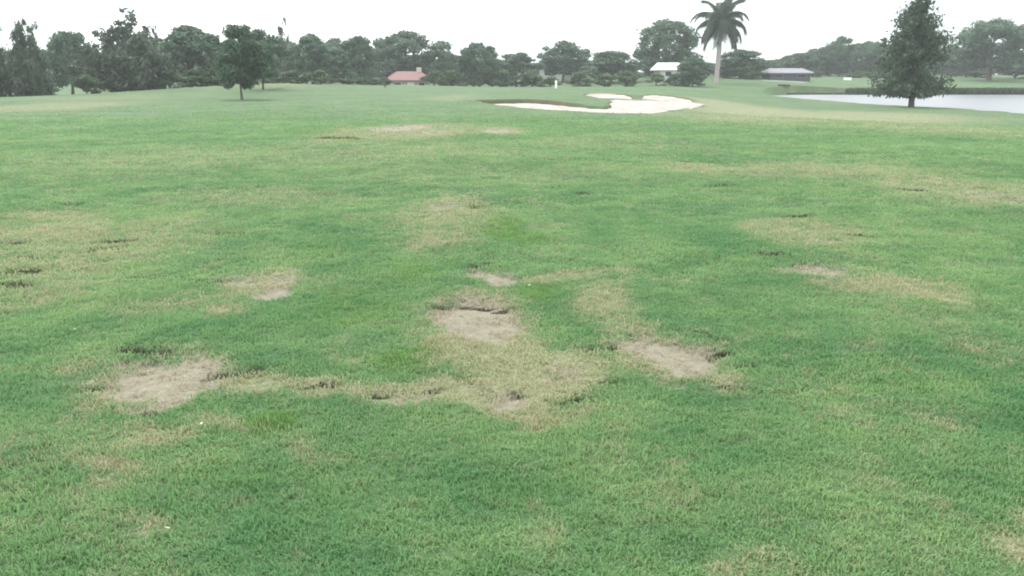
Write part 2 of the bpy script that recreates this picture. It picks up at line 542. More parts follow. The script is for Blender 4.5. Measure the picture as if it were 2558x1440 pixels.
def make_leaf(name, dark, light, tint=(0.10, 0.10, 0.06), trans=.35):
    b = NB(name)
    geo = b.n('ShaderNodeNewGeometry')
    oi = b.n('ShaderNodeObjectInfo')
    isl = geo.outputs['Random Per Island']
    nz = b.noise(geo.outputs['Position'], .55, 3)
    f = b.math('ADD', b.math('MULTIPLY', isl, .45), b.math('MULTIPLY', b.ss(nz, .35, .65), .55))
    col = b.mix(f, dark, light)
    col = b.mix(b.math('MULTIPLY', oi.outputs['Random'], .55), col, tint)
    bs = b.bsdf(col, .55, .3)
    tr = b.n('ShaderNodeBsdfTranslucent'); b.l(col, tr.inputs[0])
    mxs = b.n('ShaderNodeMixShader'); mxs.inputs[0].default_value = trans
    b.l(bs.outputs[0], mxs.inputs[1]); b.l(tr.outputs[0], mxs.inputs[2])
    b.l(mxs.outputs[0], b.out.inputs[0])
    return b.m


def make_plain(name, c1, c2, scale=4, rough=.8, bump=.3, stretch=None):
    b = NB(name)
    tcn = b.n('ShaderNodeTexCoord')
    v = tcn.outputs['Object']
    if stretch:
        mpn = b.n('ShaderNodeMapping'); mpn.inputs['Scale'].default_value = stretch
        b.l(v, mpn.inputs[0]); v = mpn.outputs[0]
    f = b.noise(v, scale, 5)
    bs = b.bsdf(b.mix(b.ss(f, .3, .7), c1, c2), rough, .3)
    bp = b.n('ShaderNodeBump'); bp.inputs['Strength'].default_value = bump; bp.inputs['Distance'].default_value = .02
    b.l(f, bp.inputs['Height']); b.l(bp.outputs[0], bs.inputs['Normal'])
    b.l(bs.outputs[0], b.out.inputs[0])
    return b.m


M = {
    'turf': make_turf(), 'blades': make_blades(), 'sand': make_sand(), 'water': make_water(),
    'oak': make_leaf('broadleaf_leaves', (0.022, 0.062, 0.040), (0.098, 0.182, 0.092), (0.055, 0.098, 0.062)),
    'pine': make_leaf('wispy_leaves', (0.040, 0.070, 0.048), (0.088, 0.125, 0.080), (0.085, 0.09, 0.072)),
    'cyp': make_leaf('cypress_leaves', (0.030, 0.060, 0.043), (0.088, 0.132, 0.086), (0.055, 0.08, 0.05)),
    'shrub': make_leaf('shrub_leaves', (0.035, 0.080, 0.030), (0.095, 0.165, 0.060), (0.06, 0.10, 0.04)),
    'palm': make_leaf('palm_leaves', (0.045, 0.082, 0.056), (0.098, 0.140, 0.092), (0.07, 0.095, 0.07)),
    'reed': make_leaf('reed_leaves', (0.025, 0.045, 0.022), (0.060, 0.090, 0.035), (0.04, 0.06, 0.03)),
    'bloom': make_plain('white_petals', (0.62, 0.60, 0.60), (0.75, 0.73, 0.72), 5, .6, 0),
    'bark': make_plain('bark', (0.055, 0.045, 0.036), (0.115, 0.095, 0.078), 9, .95, .8, (1, 1, .2)),
    'palmbark': make_plain('palm_bark', (0.25, 0.245, 0.225), (0.36, 0.35, 0.32), 6, .9, .4, (.6, .6, 5)),
    'shaft': make_plain('palm_crownshaft', (0.07, 0.12, 0.05), (0.10, 0.16, 0.07), 5, .5, .1),
    'redroof': make_plain('red_roof', (0.150, 0.080, 0.080), (0.200, 0.115, 0.115), 7, .85, .5),
    'greyroof': make_plain('grey_roof', (0.16, 0.16, 0.175), (0.21, 0.21, 0.225), 7, .8, .4),
    'whiteroof': make_plain('white_roof', (0.72, 0.72, 0.70), (0.80, 0.80, 0.79), 5, .6, .1),
    'cream': make_plain('cream_wall', (0.42, 0.38, 0.31), (0.48, 0.44, 0.37), 3, .9, .2),
    'palewall': make_plain('pale_wall', (0.48, 0.50, 0.49), (0.55, 0.56, 0.55), 3, .9, .2),
    'darkwall': make_plain('dark_wall', (0.055, 0.06, 0.075), (0.08, 0.085, 0.10), 3, .8, .2),
    'glass': make_plain('window_glass', (0.02, 0.025, 0.03), (0.03, 0.035, 0.04), 2, .12, 0),
    'white': make_plain('white_paint', (0.74, 0.74, 0.72), (0.8, 0.8, 0.78), 3, .55, .05),
    'concrete': make_plain('path_concrete', (0.20, 0.20, 0.20), (0.25, 0.25, 0.245), 3, .9, .2),
    'leaf': make_plain('dead_leaf', (0.36, 0.38, 0.28), (0.46, 0.48, 0.36), 30, .8, .2),
}

# ------------------------------------------------------------------ ground sheet
def axis(knots):
    """knots: (start, step) list, last item is the end"""
    o = []
    for i in range(len(knots) - 1):
        a, st0 = knots[i]; b, st1 = knots[i + 1]
        v = a
        while v < b - 1e-6:
            o.append(v)
            t = (v - a) / (b - a)
            v += st0 + (st1 - st0) * t
    o.append(knots[-1][0])
    return np.array(o)


xs = axis([(-700, 60), (-180, 12), (-60, 1.6), (-16, .35), (-6, .055), (6, .055), (6.01, .085), (13, .1), (20, .5), (75, 1.0), (180, 12), (700, 60)])
ys = axis([(-300, 60), (-20, 4), (1.5, .3), (2.2, .05), (9, .05), (14, .1), (36, .25), (66, .25), (80, .8), (112, .5), (126, .5), (160, 3), (250, 12), (900, 80)])
GX, GY = np.meshgrid(xs, ys)
FL = fields(GX, GY)
GZ = height(GX, GY, FL)
nx, ny = len(xs), len(ys)
idx = np.arange(nx * ny).reshape(ny, nx)
F = np.stack([idx[:-1, :-1], idx[:-1, 1:], idx[1:, 1:], idx[1:, :-1]], -1).reshape(-1, 4)
me = big_mesh('ground', np.stack([GX, GY, GZ], -1).reshape(-1, 3), F)
for nme, v in zip(('bare', 'dry', 'dark', 'lush'), FL):
    attr(me, nme, v.ravel())
soil = np.zeros(GX.shape)
mB = (GX > -6) & (GX < 16) & (GY > 36) & (GY < 70)
for P, dep in BUNK:
    sd = poly_sd(GX[mB], GY[mB], P)
    back = sstep(min(p[1] for p in P) + 4, max(p[1] for p in P) - 2, GY[mB])
    soil[mB] = np.maximum(soil[mB], sstep(-.55, .1, sd) * (0.15 + 0.85 * back))
mL = (GX > 20) & (GX < 300) & (GY > 40) & (GY < 130)
sd = poly_sd(GX[mL], GY[mL], LAKE)
soil[mL] = np.maximum(soil[mL], sstep(-1.3, -.2, sd) * (GY[mL] > 117) * (.3 + .7 * sstep(42, 50, GX[mL])))
attr(me, 'soil', soil.ravel())
me.polygons.foreach_set('use_smooth', [True] * len(me.polygons))
ground = link('ground', me, M['turf'])
tag(ground, 'wide mown green golf fairway with worn dry patches', 'fairway', kind='structure')

# lake water: a sheet that runs a little under its banks
LP = []
cx = sum(p[0] for p in LAKE) / len(LAKE); cy = sum(p[1] for p in LAKE) / len(LAKE)
wx = np.linspace(26, 200, 88); wy = np.linspace(30, 128, 60)
WX, WY = np.meshgrid(wx, wy)
keep = poly_sd(WX, WY, LAKE) > -3.0
wi = np.arange(WX.size).reshape(WX.shape)
Fq = np.stack([wi[:-1, :-1], wi[:-1, 1:], wi[1:, 1:], wi[1:, :-1]], -1)
kq = keep[:-1, :-1] & keep[:-1, 1:] & keep[1:, 1:] & keep[1:, :-1]
Fq = Fq[kq]
used = np.unique(Fq); remap = np.full(WX.size, -1); remap[used] = np.arange(len(used))
Vw = np.stack([WX.ravel(), WY.ravel(), np.full(WX.size, WATER_Z)], -1)[used]
lake = link('lake', big_mesh('lake', Vw, remap[Fq]), M['water'])
tag(lake, 'pale lake reflecting the white sky behind the conical tree', 'lake', kind='structure')


# bunker sand: bowls of sand under the cut rims
def sand_sheet(P, dep, label, backrise, nx=90, ny=70):
    x0 = min(p[0] for p in P) - .5; x1 = max(p[0] for p in P) + .5
    y0 = min(p[1] for p in P) - .5; y1 = max(p[1] for p in P) + .5
    X, Y = np.meshgrid(np.linspace(x0, x1, nx), np.linspace(y0, y1, ny))
    sd = poly_sd(X, Y, P)
    zb = tps(X, Y)
    t = (Y - y0) / (y1 - y0)
    bowl = sstep(-.2, 2.0, sd)
    z = zb - 0.07 - (dep * .3) * bowl * (1 - t) - backrise(X, t) + (fbm(X / .7, Y / .7, 61) - .5) * .07
    keep = sd > -.6
    i = np.arange(X.size).reshape(X.shape)
    f = np.stack([i[:-1, :-1], i[:-1, 1:], i[1:, 1:], i[1:, :-1]], -1)
    k = keep[:-1, :-1] & keep[:-1, 1:] & keep[1:, 1:] & keep[1:, :-1]
    f = f[k]
    u = np.unique(f); r = np.full(X.size, -1); r[u] = np.arange(len(u))
    m = big_mesh('sand_bunker', np.stack([X, Y, z], -1).reshape(-1, 3)[u], r[f])
    m.polygons.foreach_set('use_smooth', [True] * len(m.polygons))
    o = link('sand_bunker', m, M['sand'])
    tag(o, label, 'bunker', kind='structure')


sand_sheet(B_MAIN, .34, 'long pale sand bunker with grass tongue at the fairway end', lambda X, t: 0.03 * sstep(.3, .8, t) * sstep(5.6, 4.8, X) - 0.27 * sstep(.25, 1, t) * sstep(4.8, 6.4, X))
sand_sheet(B_LEFT, .25, 'small sand bunker behind the long one, on its tongue side', lambda X, t: -0.24 * t + 0 * X)
sand_sheet(B_RIGHT, .28, 'small pale sand bunker behind the long one, towards the lake', lambda X, t: -0.2 * t + 0.0 * X)

# concrete path strip by the grey-roofed shelter
pp = []
for px in np.linspace(1905, 2015, 14):
    X, Y, Z, d = at(px, 203, 134)
    for s in (-1.0, 1.0):
        y = Y + s * 1.1 + math.sin(px * .02) * .6
        pp.append((X, y, H1(X, y) + .03))
mesh_obj('path', pp, [(2 * i, 2 * i + 2, 2 * i + 3, 2 * i + 1) for i in range(13)], M['concrete'])['kind'] = 'structure'


# ------------------------------------------------------------------ grass blades
def build_grass():
    V = []; Fc = []; pid = []
    r = np.random.default_rng(3)
    NP = 6
    for k in range(NP):
        for _ in range(12):
            a = r.uniform(0, 6.283); rad = .042 * math.sqrt(r.uniform())
            bx, by = rad * math.cos(a), rad * math.sin(a)
            h = r.uniform(.007, .019); lean = r.uniform(.5, 1.6) * h
            la = r.uniform(0, 6.283); dx, dy = math.cos(la) * lean, math.sin(la) * lean
            wd = r.uniform(.0018, .0032); fa = la + 1.57 + r.uniform(-.5, .5)
            wx_, wy_ = math.cos(fa) * wd, math.sin(fa) * wd
            n = len(V)
            V += [(bx - wx_, by - wy_, -.006), (bx + wx_, by + wy_, -.006),
                  (bx + dx * .35 + wx_ * .8, by + dy * .35 + wy_ * .8, h * .65), (bx + dx * .35 - wx_ * .8, by + dy * .35 - wy_ * .8, h * .65),
                  (bx + dx, by + dy, h)]
            Fc += [(n, n + 1, n + 2, n + 3), (n + 3, n + 2, n + 4)]
            pid += [k] * 5
    nproto = len(V)
    bands = [(2.0, 4.2, 1350, 1.05), (4.2, 7, 900, 1.25), (7, 11, 460, 1.65), (11, 17, 200, 2.2), (17, 26, 90, 3.0), (26, 36, 45, 3.6), (36, 60, 14, 3.6)]
    PX = []; PY = []; PS = []
    for y0, y1, den, s in bands:
        hw = .64 * y1 + 1.2
        n = int(den * (y1 - y0) * 2 * hw)
        x = r.uniform(-hw, hw, n); y = r.uniform(y0, y1, n)
        k = np.abs(x) < .64 * y + 1.2
        PX.append(x[k]); PY.append(y[k]); PS.append(np.full(k.sum(), s))
    x = np.concatenate(PX); y = np.concatenate(PY); s = np.concatenate(PS)
    fl = fields(x, y)
    bare, dry, dark, lush = fl
    pr = 1 - .9 * sstep(.35, .85, bare + (fbm(x / .1, y / .1, 71, 3) - .5) * 1.0)
    pr *= 1 - .35 * sstep(.4, .9, dry)
    pr *= 1 - .97 * sstep(13, 58, y)
    k = r.uniform(size=len(x)) < pr
    x, y, s = x[k], y[k], s[k]; fl = [f[k] for f in fl]
    bare, dry, dark, lush = fl
    z = height(x, y, fl)
    clump = fbm(x / .25, y / .25, 73, 3)
    hs = np.sqrt(s) * (.75 + .5 * clump) * (1 + .35 * dark + .25 * lush) * r.uniform(.75, 1.3, len(x))
    hs *= np.where(r.uniform(size=len(x)) < .02, 2.3, 1.0)
    n = len(x)
    allv = np.concatenate([np.array(V), np.stack([x, y, z], -1)])
    m = bpy.data.meshes.new('grass')
    m.from_pydata(allv.tolist(), [], Fc)
    zero = np.zeros(nproto)
    attr(m, 'proto', np.concatenate([np.ones(nproto), np.zeros(n)]))
    attr(m, 'pid', np.concatenate([np.array(pid), r.integers(0, NP, n)]), 'INT')
    for nm, v in zip(('bare', 'dry', 'dark', 'lush'), fl):
        attr(m, nm, np.concatenate([zero, v]))
    attr(m, 'rnd', np.concatenate([zero, r.uniform(size=n)]))
    attr(m, 'rot', np.concatenate([np.zeros((nproto, 3)), np.stack([r.normal(0, .12, n), r.normal(0, .12, n), r.uniform(0, 6.283, n)], -1)]), 'FLOAT_VECTOR')
    attr(m, 'scl', np.concatenate([np.ones((nproto, 3)), np.stack([s, s, hs], -1)]), 'FLOAT_VECTOR')
    o = link('grass', m, M['blades'])
    g = bpy.data.node_groups.new('grass_tufts', 'GeometryNodeTree')
    g.interface.new_socket('Geometry', in_out='INPUT', socket_type='NodeSocketGeometry')
    g.interface.new_socket('Geometry', in_out='OUTPUT', socket_type='NodeSocketGeometry')
    N = g.nodes.new
    gi = N('NodeGroupInput'); go = N('NodeGroupOutput')

    def na(name, t):
        q = N('GeometryNodeInputNamedAttribute'); q.data_type = t; q.inputs['Name'].default_value = name
        return q.outputs['Attribute']
    cmp_ = N('FunctionNodeCompare'); cmp_.data_type = 'FLOAT'; cmp_.operation = 'GREATER_THAN'
    g.links.new(na('proto', 'FLOAT'), cmp_.inputs[0]); cmp_.inputs[1].default_value = .5
    sep = N('GeometryNodeSeparateGeometry'); sep.domain = 'POINT'
    g.links.new(gi.outputs[0], sep.inputs[0]); g.links.new(cmp_.outputs[0], sep.inputs['Selection'])
    spl = N('GeometryNodeSplitToInstances'); spl.domain = 'FACE'
    g.links.new(sep.outputs[0], spl.inputs[0]); g.links.new(na('pid', 'INT'), spl.inputs['Group ID'])
    iop = N('GeometryNodeInstanceOnPoints')
    g.links.new(sep.outputs[1], iop.inputs['Points'])
    g.links.new(spl.outputs['Instances'], iop.inputs['Instance'])
    iop.inputs['Pick Instance'].default_value = True
    g.links.new(na('pid', 'INT'), iop.inputs['Instance Index'])
    e2r = N('FunctionNodeEulerToRotation')
    g.links.new(na('rot', 'FLOAT_VECTOR'), e2r.inputs[0])
    g.links.new(e2r.outputs[0], iop.inputs['Rotation'])
    g.links.new(na('scl', 'FLOAT_VECTOR'), iop.inputs['Scale'])
    g.links.new(iop.outputs[0], go.inputs[0])
    md = o.modifiers.new('tufts', 'NODES'); md.node_group = g
    tag(o, 'short mown green grass blades with straw coloured worn patches', 'grass', kind='stuff')
    print('grass tufts', n)


build_grass()


# ------------------------------------------------------------------ trees
def quads(P, U, W):
    n = len(P)
    V = np.empty((n, 4, 3))
    V[:, 0] = P - U; V[:, 1] = P + W * .9; V[:, 2] = P + U; V[:, 3] = P - W * .9
    return V.reshape(-1, 3), np.arange(n * 4).reshape(n, 4)


def rdir(r, n):
    v = r.normal(size=(n, 3))
    return v / np.linalg.norm(v, axis=1, keepdims=True)


def tube(V, Fc, pts, rad, seg=7):
    base = len(V); pts = [np.array(p, float) for p in pts]
    for i, p in enumerate(pts):
        d = pts[min(i + 1, len(pts) - 1)] - pts[max(i - 1, 0)]
        d = d / (np.linalg.norm(d) + 1e-9)
        a = np.cross(d, (0, 1, 0) if abs(d[1]) < .9 else (1, 0, 0)); a /= np.linalg.norm(a)
        b_ = np.cross(d, a)
        for k in range(seg):
            t = 2 * math.pi * k / seg
            V.append(p + (a * math.cos(t) + b_ * math.sin(t)) * rad[i])
    for i in range(len(pts) - 1):
        for k in range(seg):
            q = base + i * seg + k; q2 = base + i * seg + (k + 1) % seg
            Fc.append((q, q2, q2 + seg, q + seg))
    Fc.append(tuple(base + (len(pts) - 1) * seg + k for k in range(seg)))


PROF = {
    'oak': lambda t: np.sqrt(np.clip(1 - (1.85 * t - .85) ** 2, 0, 1)) * .5,
    'low': lambda t: np.where(t < .45, .42 + .08 * t / .45, .5 * np.sqrt(np.clip(1 - ((t - .45) / .55) ** 2, 0, 1))),
    'pine': lambda t: .5 * np.where(t < .35, .75 + .25 * t / .35, np.clip(1 - (t - .35) / .65, 0, 1) ** .7 * .95 + .05),
    'shrub': lambda t: .5 * np.sqrt(np.clip(1 - (t * .98) ** 2.4, 0, 1)),
}


def crown(kind, seed, zb, n_cl, n_leaf, leaf, crad, aspect=1.5, mat='oak', up=0.0, tr=.030):
    """unit tree: crown between heights zb and 1, width about 1, many leaf-sized faces in clumps"""
    r = np.random.default_rng(seed)
    prof = PROF[kind]
    cen = []; lob = r.uniform(0, 6.28, 3)
    while len(cen) < n_cl:
        t = r.uniform(0, 1) ** .9; a = r.uniform(0, 6.283)
        R = float(prof(np.array(t))) * (1 + .16 * math.sin(2 * a + lob[0] + 4 * t) + .12 * math.sin(3 * a + lob[1] - 5 * t))
        q = r.uniform(.15, 1) ** .45
        rr = max(0, R * q - crad * .55)
        z = zb + (1 - zb) * (crad * .4 + t * (1 - crad * .85))
        cen.append((rr * math.cos(a), rr * math.sin(a), z, crad * r.uniform(.6, 1.35) * (1 - .35 * t * (kind == 'pine'))))
    if kind == 'pine':                                   # several leaders of unequal height, ragged tops
        cen = []
        for q in range(7):
            a = r.uniform(0, 6.283); off = (r.uniform(.05, .3) if q else 0.0) * (0 if seed >= 350 else 1)
            topz = r.uniform(.58, .95) if q else 1.0
            m_ = n_cl // 7
            for t in np.linspace(0.02, 1, m_):
                sp = .05 + .13 * (1 - t)
                cen.append((off * math.cos(a) * (1.1 - .35 * t) + r.normal(0, sp), off * math.sin(a) * (1.1 - .35 * t) + r.normal(0, sp),
                            zb + .05 + (topz - zb - .08) * t + r.normal(0, .015), crad * r.uniform(.55, 1.3) * (1.25 - .75 * t)))
    cen = np.array(cen)
    wgt = cen[:, 3] ** 2
    ci = r.choice(len(cen), n_leaf, p=wgt / wgt.sum())
    d = rdir(r, n_leaf)
    d[:, 2] = d[:, 2] * .8 + .12
    rad = cen[ci, 3] * r.uniform(.05, 1.0, n_leaf) ** .42 * (1 + .25 * r.normal(size=n_leaf) * (r.uniform(size=n_leaf) < .2))
    if kind == 'pine':
        rad = rad * (.6 + np.abs(r.normal(0, .75, n_leaf)))
    P = cen[ci, :3] + d * rad[:, None] * np.array([1, 1, .85 + up])
    P[:, 2] = np.clip(P[:, 2], .01, None)
    nrm = d * .7 + rdir(r, n_leaf) * .8; nrm[:, 2] += .25
    U = np.cross(nrm, rdir(r, n_leaf)); U /= np.linalg.norm(U, axis=1, keepdims=True) + 1e-9
    if up:
        U = U * (1 - up) + np.array([0, 0, 1.0]) * up
        U /= np.linalg.norm(U, axis=1, keepdims=True)
    Wv = np.cross(nrm, U); Wv /= np.linalg.norm(Wv, axis=1, keepdims=True) + 1e-9
    sz = leaf * r.uniform(.55, 1.35, n_leaf)[:, None]
    V, Fq = quads(P, U * sz * aspect * .5, Wv * sz * .5)
    cm = big_mesh('crown', V, Fq); cm.materials.append(M[mat])
    tv = []; tf = []
    lean = r.uniform(-.03, .03, 2)
    top = zb + (1 - zb) * .6
    tube(tv, tf, [(0, 0, -.05), (0, 0, .02), (lean[0] * .5, lean[1] * .5, zb * .7 + .05), (lean[0], lean[1], top)], [tr * 1.5, tr * 1.15, tr * .8, tr * .3])
    for i in r.choice(len(cen), min(9, len(cen)), replace=False):
        c = cen[i]
        s = zb * .8 + .06 + r.uniform(0, .35) * (top - zb)
        s = min(s, c[2] - .02)
        tube(tv, tf, [(lean[0] * .6, lean[1] * .6, s), (c[0] * .5, c[1] * .5, (s + c[2]) * .5 + .02), (c[0] * .9, c[1] * .9, c[2])], [tr * .55, tr * .35, tr * .12], 5)
    tm = bpy.data.meshes.new('trunk'); tm.from_pydata([tuple(v) for v in tv], [], tf); tm.materials.append(M['bark'])
    return cm, tm


def cypress_mesh(seed):
    r = np.random.default_rng(seed)
    P = []; Ud = []; tv = []; tf = []
    tube(tv, tf, [(0, 0, -.03), (.004, 0, .03), (-.006, .0, .15), (.004, .004, .5), (-.004, 0, .97)], [.05, .040, .034, .02, .003], 8)
    for k in range(165):
        t = r.uniform(0, 1) ** 1.15
        z0 = .10 + .88 * t
        R = .5 * (np.interp(t, [0, .1, .3, .55, .8, 1], [.72, 1.0, 1.0, .88, .64, .14])) * r.uniform(.55 - .25 * t, 1.14)
        if r.uniform() < .05: R *= 1.25
        a = r.uniform(0, 6.283)
        droop = r.uniform(-.10, .05) if t < .5 else r.uniform(-.03, .07)
        n = int(26 + 80 * (R / .5))
        s = r.uniform(.12, 1, n) ** .75
        bx = np.cos(a) * R * s; by = np.sin(a) * R * s
        bz = z0 + droop * s ** 1.6 + .02 * np.sin(s * 6)
        j = .018 + .045 * (1 - abs(s - .6))
        p = np.stack([bx, by, bz], -1) + r.normal(size=(n, 3)) * j[:, None] * np.array([.8, .8, .5])
        P.append(p)
        u = np.stack([np.full(n, np.cos(a)), np.full(n, np.sin(a)), np.full(n, droop)], -1) + r.normal(size=(n, 3)) * .6
        Ud.append(u)
        if k % 6 == 0:
            tube(tv, tf, [(0, 0, z0 - .02), (bx.max() * .5 if np.cos(a) > 0 else bx.min() * .5, np.sin(a) * R * .5, z0), (np.cos(a) * R * .95, np.sin(a) * R * .95, z0 + droop)], [.009, .006, .002], 4)
    P = np.concatenate(P); U = np.concatenate(Ud)
    P = P[P[:, 2] > .085 + .03 * r.uniform(size=len(P))]
    U = U[:len(P)]
    n = len(P)
    U /= np.linalg.norm(U, axis=1, keepdims=True)
    Wv = np.cross(U, rdir(r, n)); Wv /= np.linalg.norm(Wv, axis=1, keepdims=True) + 1e-9
    sz = .030 * r.uniform(.5, 1.3, n)[:, None]
    V, Fq = quads(P, U * sz * .9, Wv * sz * .38)
    cm = big_mesh('crown', V, Fq); cm.materials.append(M['cyp'])
    tm = bpy.data.meshes.new('trunk'); tm.from_pydata([tuple(v) for v in tv], [], tf); tm.materials.append(M['bark'])
    return cm, tm


PROTO = {
    'oak': [crown('oak', 100 + i, .16, 85, 13000, .030, .105) for i in range(5)],
    'low': [crown('low', 200 + i, .03, 105, 14500, .030, .10) for i in range(5)],
    'pine': [crown('pine', 300 + i, .05, 95, 9500, .028, .085, 2.6, 'pine', .35) for i in range(4)],
    'thin': [crown('pine', 350 + i, .15, 34, 1800, .05, .13, 2.2, 'pine', .35) for i in range(2)],
    'sap': [crown('oak', 400 + i, .17, 75, 8500, .034, .11, tr=.021) for i in range(3)],
    'shrub': [crown('shrub', 500 + i, .0, 34, 5200, .055, .16, 1.4, 'shrub') for i in range(4)],
    'cyp': [cypress_mesh(600)],
}
cnt = {}


def tree(kind, px, top, wpx, Y, label, name='tree', cat='tree', group=None, lift=0.0):
    X, _, zt, d = at(px, top, Y)
    z0 = H1(X, Y) - .05 + lift
    h = max(.4, zt - z0)
    W = wpx / LENS_PX * d
    k = cnt.get(kind, 0); cnt[kind] = k + 1
    cm, tm = PROTO[kind][k % len(PROTO[kind])]
    o = thing(name, label, cat, (X, Y, z0), random.uniform(0, 6.283), group, (W * 1.06, W * 1.06, h * 1.02))
    link('trunk', tm, None, o)
    link('crown', cm, None, o)
    return o


# trees singled out in the photograph: kind, column, top row, width, distance, label
NAMED = [
    ('pine', -45, 40, 190, 80, 'tall dark wispy tree at the far end of the wood, past the grey-brown one', 'wispy_tree'),
    ('pine', 52, 52, 120, 78, 'grey-brown wispy tree with ragged sparse top at the edge of the wood', 'wispy_tree'),
    ('oak', 165, 84, 125, 98, 'dark blue-green rounded tree with clear shaded base between two wispy trees', 'broadleaf_tree'),
    ('pine', 310, 27, 200, 84, 'tallest wispy tree of the wood with feathery broken top', 'wispy_tree'),
    ('pine', 378, 66, 75, 96, 'narrow dark tree squeezed between the tallest wispy tree and a broad one', 'wispy_tree'),
    ('low', 465, 68, 195, 94, 'broad pale green tree whose foliage reaches the mound behind the saplings', 'broadleaf_tree'),
    ('sap', 592, 66, 140, 62, 'young tree with bare thin trunk standing lower on the grass mound', 'young_tree'),
    ('sap', 648, 82, 118, 74, 'young tree with bare thin trunk standing higher on the grass mound', 'young_tree'),
    ('thin', 703, 56, 58, 125, 'thin see-through wispy treetop rising above the flowering shrubs', 'wispy_tree'),
    ('low', 775, 88, 125, 112, 'bushy green tree directly behind the flowering shrubs on the mound', 'broadleaf_tree'),
    ('low', 835, 122, 100, 116, 'low dark tree over the clipped hedge behind the mound', 'broadleaf_tree'),
    ('low', 893, 95, 95, 124, 'upright dull green tree beside the huge oak above the red roof', 'broadleaf_tree'),
    ('oak', 1012, 82, 200, 146, 'huge spreading oak overhanging the red roofed house', 'broadleaf_tree'),
    ('low', 1122, 136, 80, 142, 'low olive bush tree beside the red roofed house', 'broadleaf_tree'),
    ('low', 1196, 110, 122, 128, 'dense dark dome shaped tree standing alone past the red roofed house', 'broadleaf_tree'),
    ('low', 1290, 134, 130, 136, 'low green tree between the dark dome tree and the pale house', 'broadleaf_tree'),
    ('oak', 1407, 105, 118, 150, 'round topped dark tree over the pale walled house', 'broadleaf_tree'),
    ('low', 1530, 129, 150, 140, 'low grey-green spreading tree beyond the sand bunkers', 'broadleaf_tree'),
    ('oak', 1668, 54, 172, 152, 'large leaning-crowned tree over the white roof beside the palm', 'broadleaf_tree'),
    ('low', 1852, 127, 124, 141, 'rounded tree right behind the palm trunk, on its lake side', 'broadleaf_tree'),
    ('low', 1732, 148, 88, 118, 'low bright green bush tree at the foot of the palm', 'broadleaf_tree'),
    ('cyp', 2303, 0, 178, 68, 'tall conical shaggy tree with dark trunk on the near lake shore', 'conical_tree'),
    ('oak', 2488, 52, 190, 152, 'big dark tree with drooping limbs on the bank across the lake', 'broadleaf_tree'),
    ('oak', 2580, 70, 150, 165, 'dark tree just past the big drooping tree across the lake', 'broadleaf_tree'),
    ('oak', 2104, 94, 80, 178, 'tree with gaps of sky under its flat top across the lake', 'broadleaf_tree'),
    ('low', 2420, 128, 90, 172, 'low round tree in the dip between the conical and the drooping tree', 'broadleaf_tree'),
]
for a in NAMED:
    tree(a[0], a[1], a[2], a[3], a[4], a[5], a[6])
# flat-topped belt across the lake
for i, px in enumerate((1925, 1962, 2000, 2040, 2075, 2140, 2170, 2205, 2240, 2280, 2340, 2380, 2640, 2700, 2770)):
    top = {1925: 152, 1962: 147, 2000: 134, 2040: 124, 2075: 118}.get(px, 103 + (i * 37 % 11))
    if px in (2340, 2380): top = 118
    tree('low' if i % 3 else 'oak', px, top, 78 + (i * 23 % 30), 176 + (i * 13 % 22), 'hazy grey-green tree in the even belt across the lake', 'belt_tree', group='tree belt across the lake')
for i, px in enumerate(range(1935, 2860, 46)):
    tree('shrub' if i % 2 else 'low', px, 150 + i * 7 % 13, 92, 206 + i * 5 % 14, 'dim low tree closing the gaps behind the even belt across the lake', 'gap_tree', group='low trees behind the far belt')
# wood behind everything
px = -420
i = 0
while px < 1930:
    top = (96 if 370 < px < 860 else 118 if px < 900 else 134 if px < 1130 else 146) + (i * 29 % 17)
    tree(('low', 'oak', 'low')[i % 3], px, top, 105 + (i * 41 % 45), 158 + (i * 17 % 40), 'hazy dull green tree in the continuous wood behind the nearer trees', 'wood_tree', group='background wood behind the fairway')
    px += 52 + (i * 19 % 22); i += 1
for j, px in enumerate((-420, -330, -250, -170, -110)):
    tree('pine' if j % 2 else 'low', px, 40 + j * 9, 150, 86 + j * 3, 'tall dark tree in the wood beyond the grey-brown wispy tree', 'wood_edge_tree', group='wood edge past the wispy tree')
# shrubs filling the foot of the wood
FOOT = ('dark undergrowth bush below the grey-brown wispy tree', 'low dark bush in the gap past the grey-brown wispy tree', 'dark undergrowth bush below the tallest wispy tree',
        'dark undergrowth bush below the narrow dark tree', 'dark bush where the narrow tree meets the broad pale green one', 'dark undergrowth bush below the broad pale green tree',
        'dark bush behind the lower sapling on the mound')
for j, (px, top, wd, Y) in enumerate(((20, 195, 110, 80), (95, 205, 90, 84), (275, 190, 110, 86), (350, 185, 100, 84), (420, 180, 90, 84), (490, 175, 100, 90), (545, 170, 80, 92))):
    tree('shrub', px, top, wd, Y, FOOT[j], 'undergrowth_bush', 'shrub', 'undergrowth along the wood edge')
tree('shrub', 213, 188, 62, 74, 'small bright green bush at the wood edge by the dark rounded tree', 'bush', 'shrub')
for j, (px, wd) in enumerate(((655, 42), (690, 50), (728, 46), (765, 50), (800, 44))):
    o = tree('shrub', px, 178 + (j % 2) * 4, wd * 1.15, 98, 'greyish shrub speckled with white blossom behind the mound', 'flowering_shrub', 'shrub', 'white flowering shrubs behind the mound')
    r = np.random.default_rng(900 + j)
    n = 90
    d = rdir(r, n); d[:, 2] = np.abs(d[:, 2])
    Pb = d * np.array([.46, .46, .93]) * r.uniform(.9, 1.08, n)[:, None]
    V, Fq = quads(Pb, rdir(r, n) * .028, rdir(r, n) * .028)
    bm_ = big_mesh('blossom', V, Fq)
    link('blossom', bm_, M['bloom'], o)
for j, px in enumerate(range(800, 965, 27)):
    tree('shrub', px, 196 + j % 2 * 2, 40, 102, 'low dark clipped hedge bush between the mound and the red roofed house', 'hedge_bush', 'shrub', 'clipped hedge by the mound')
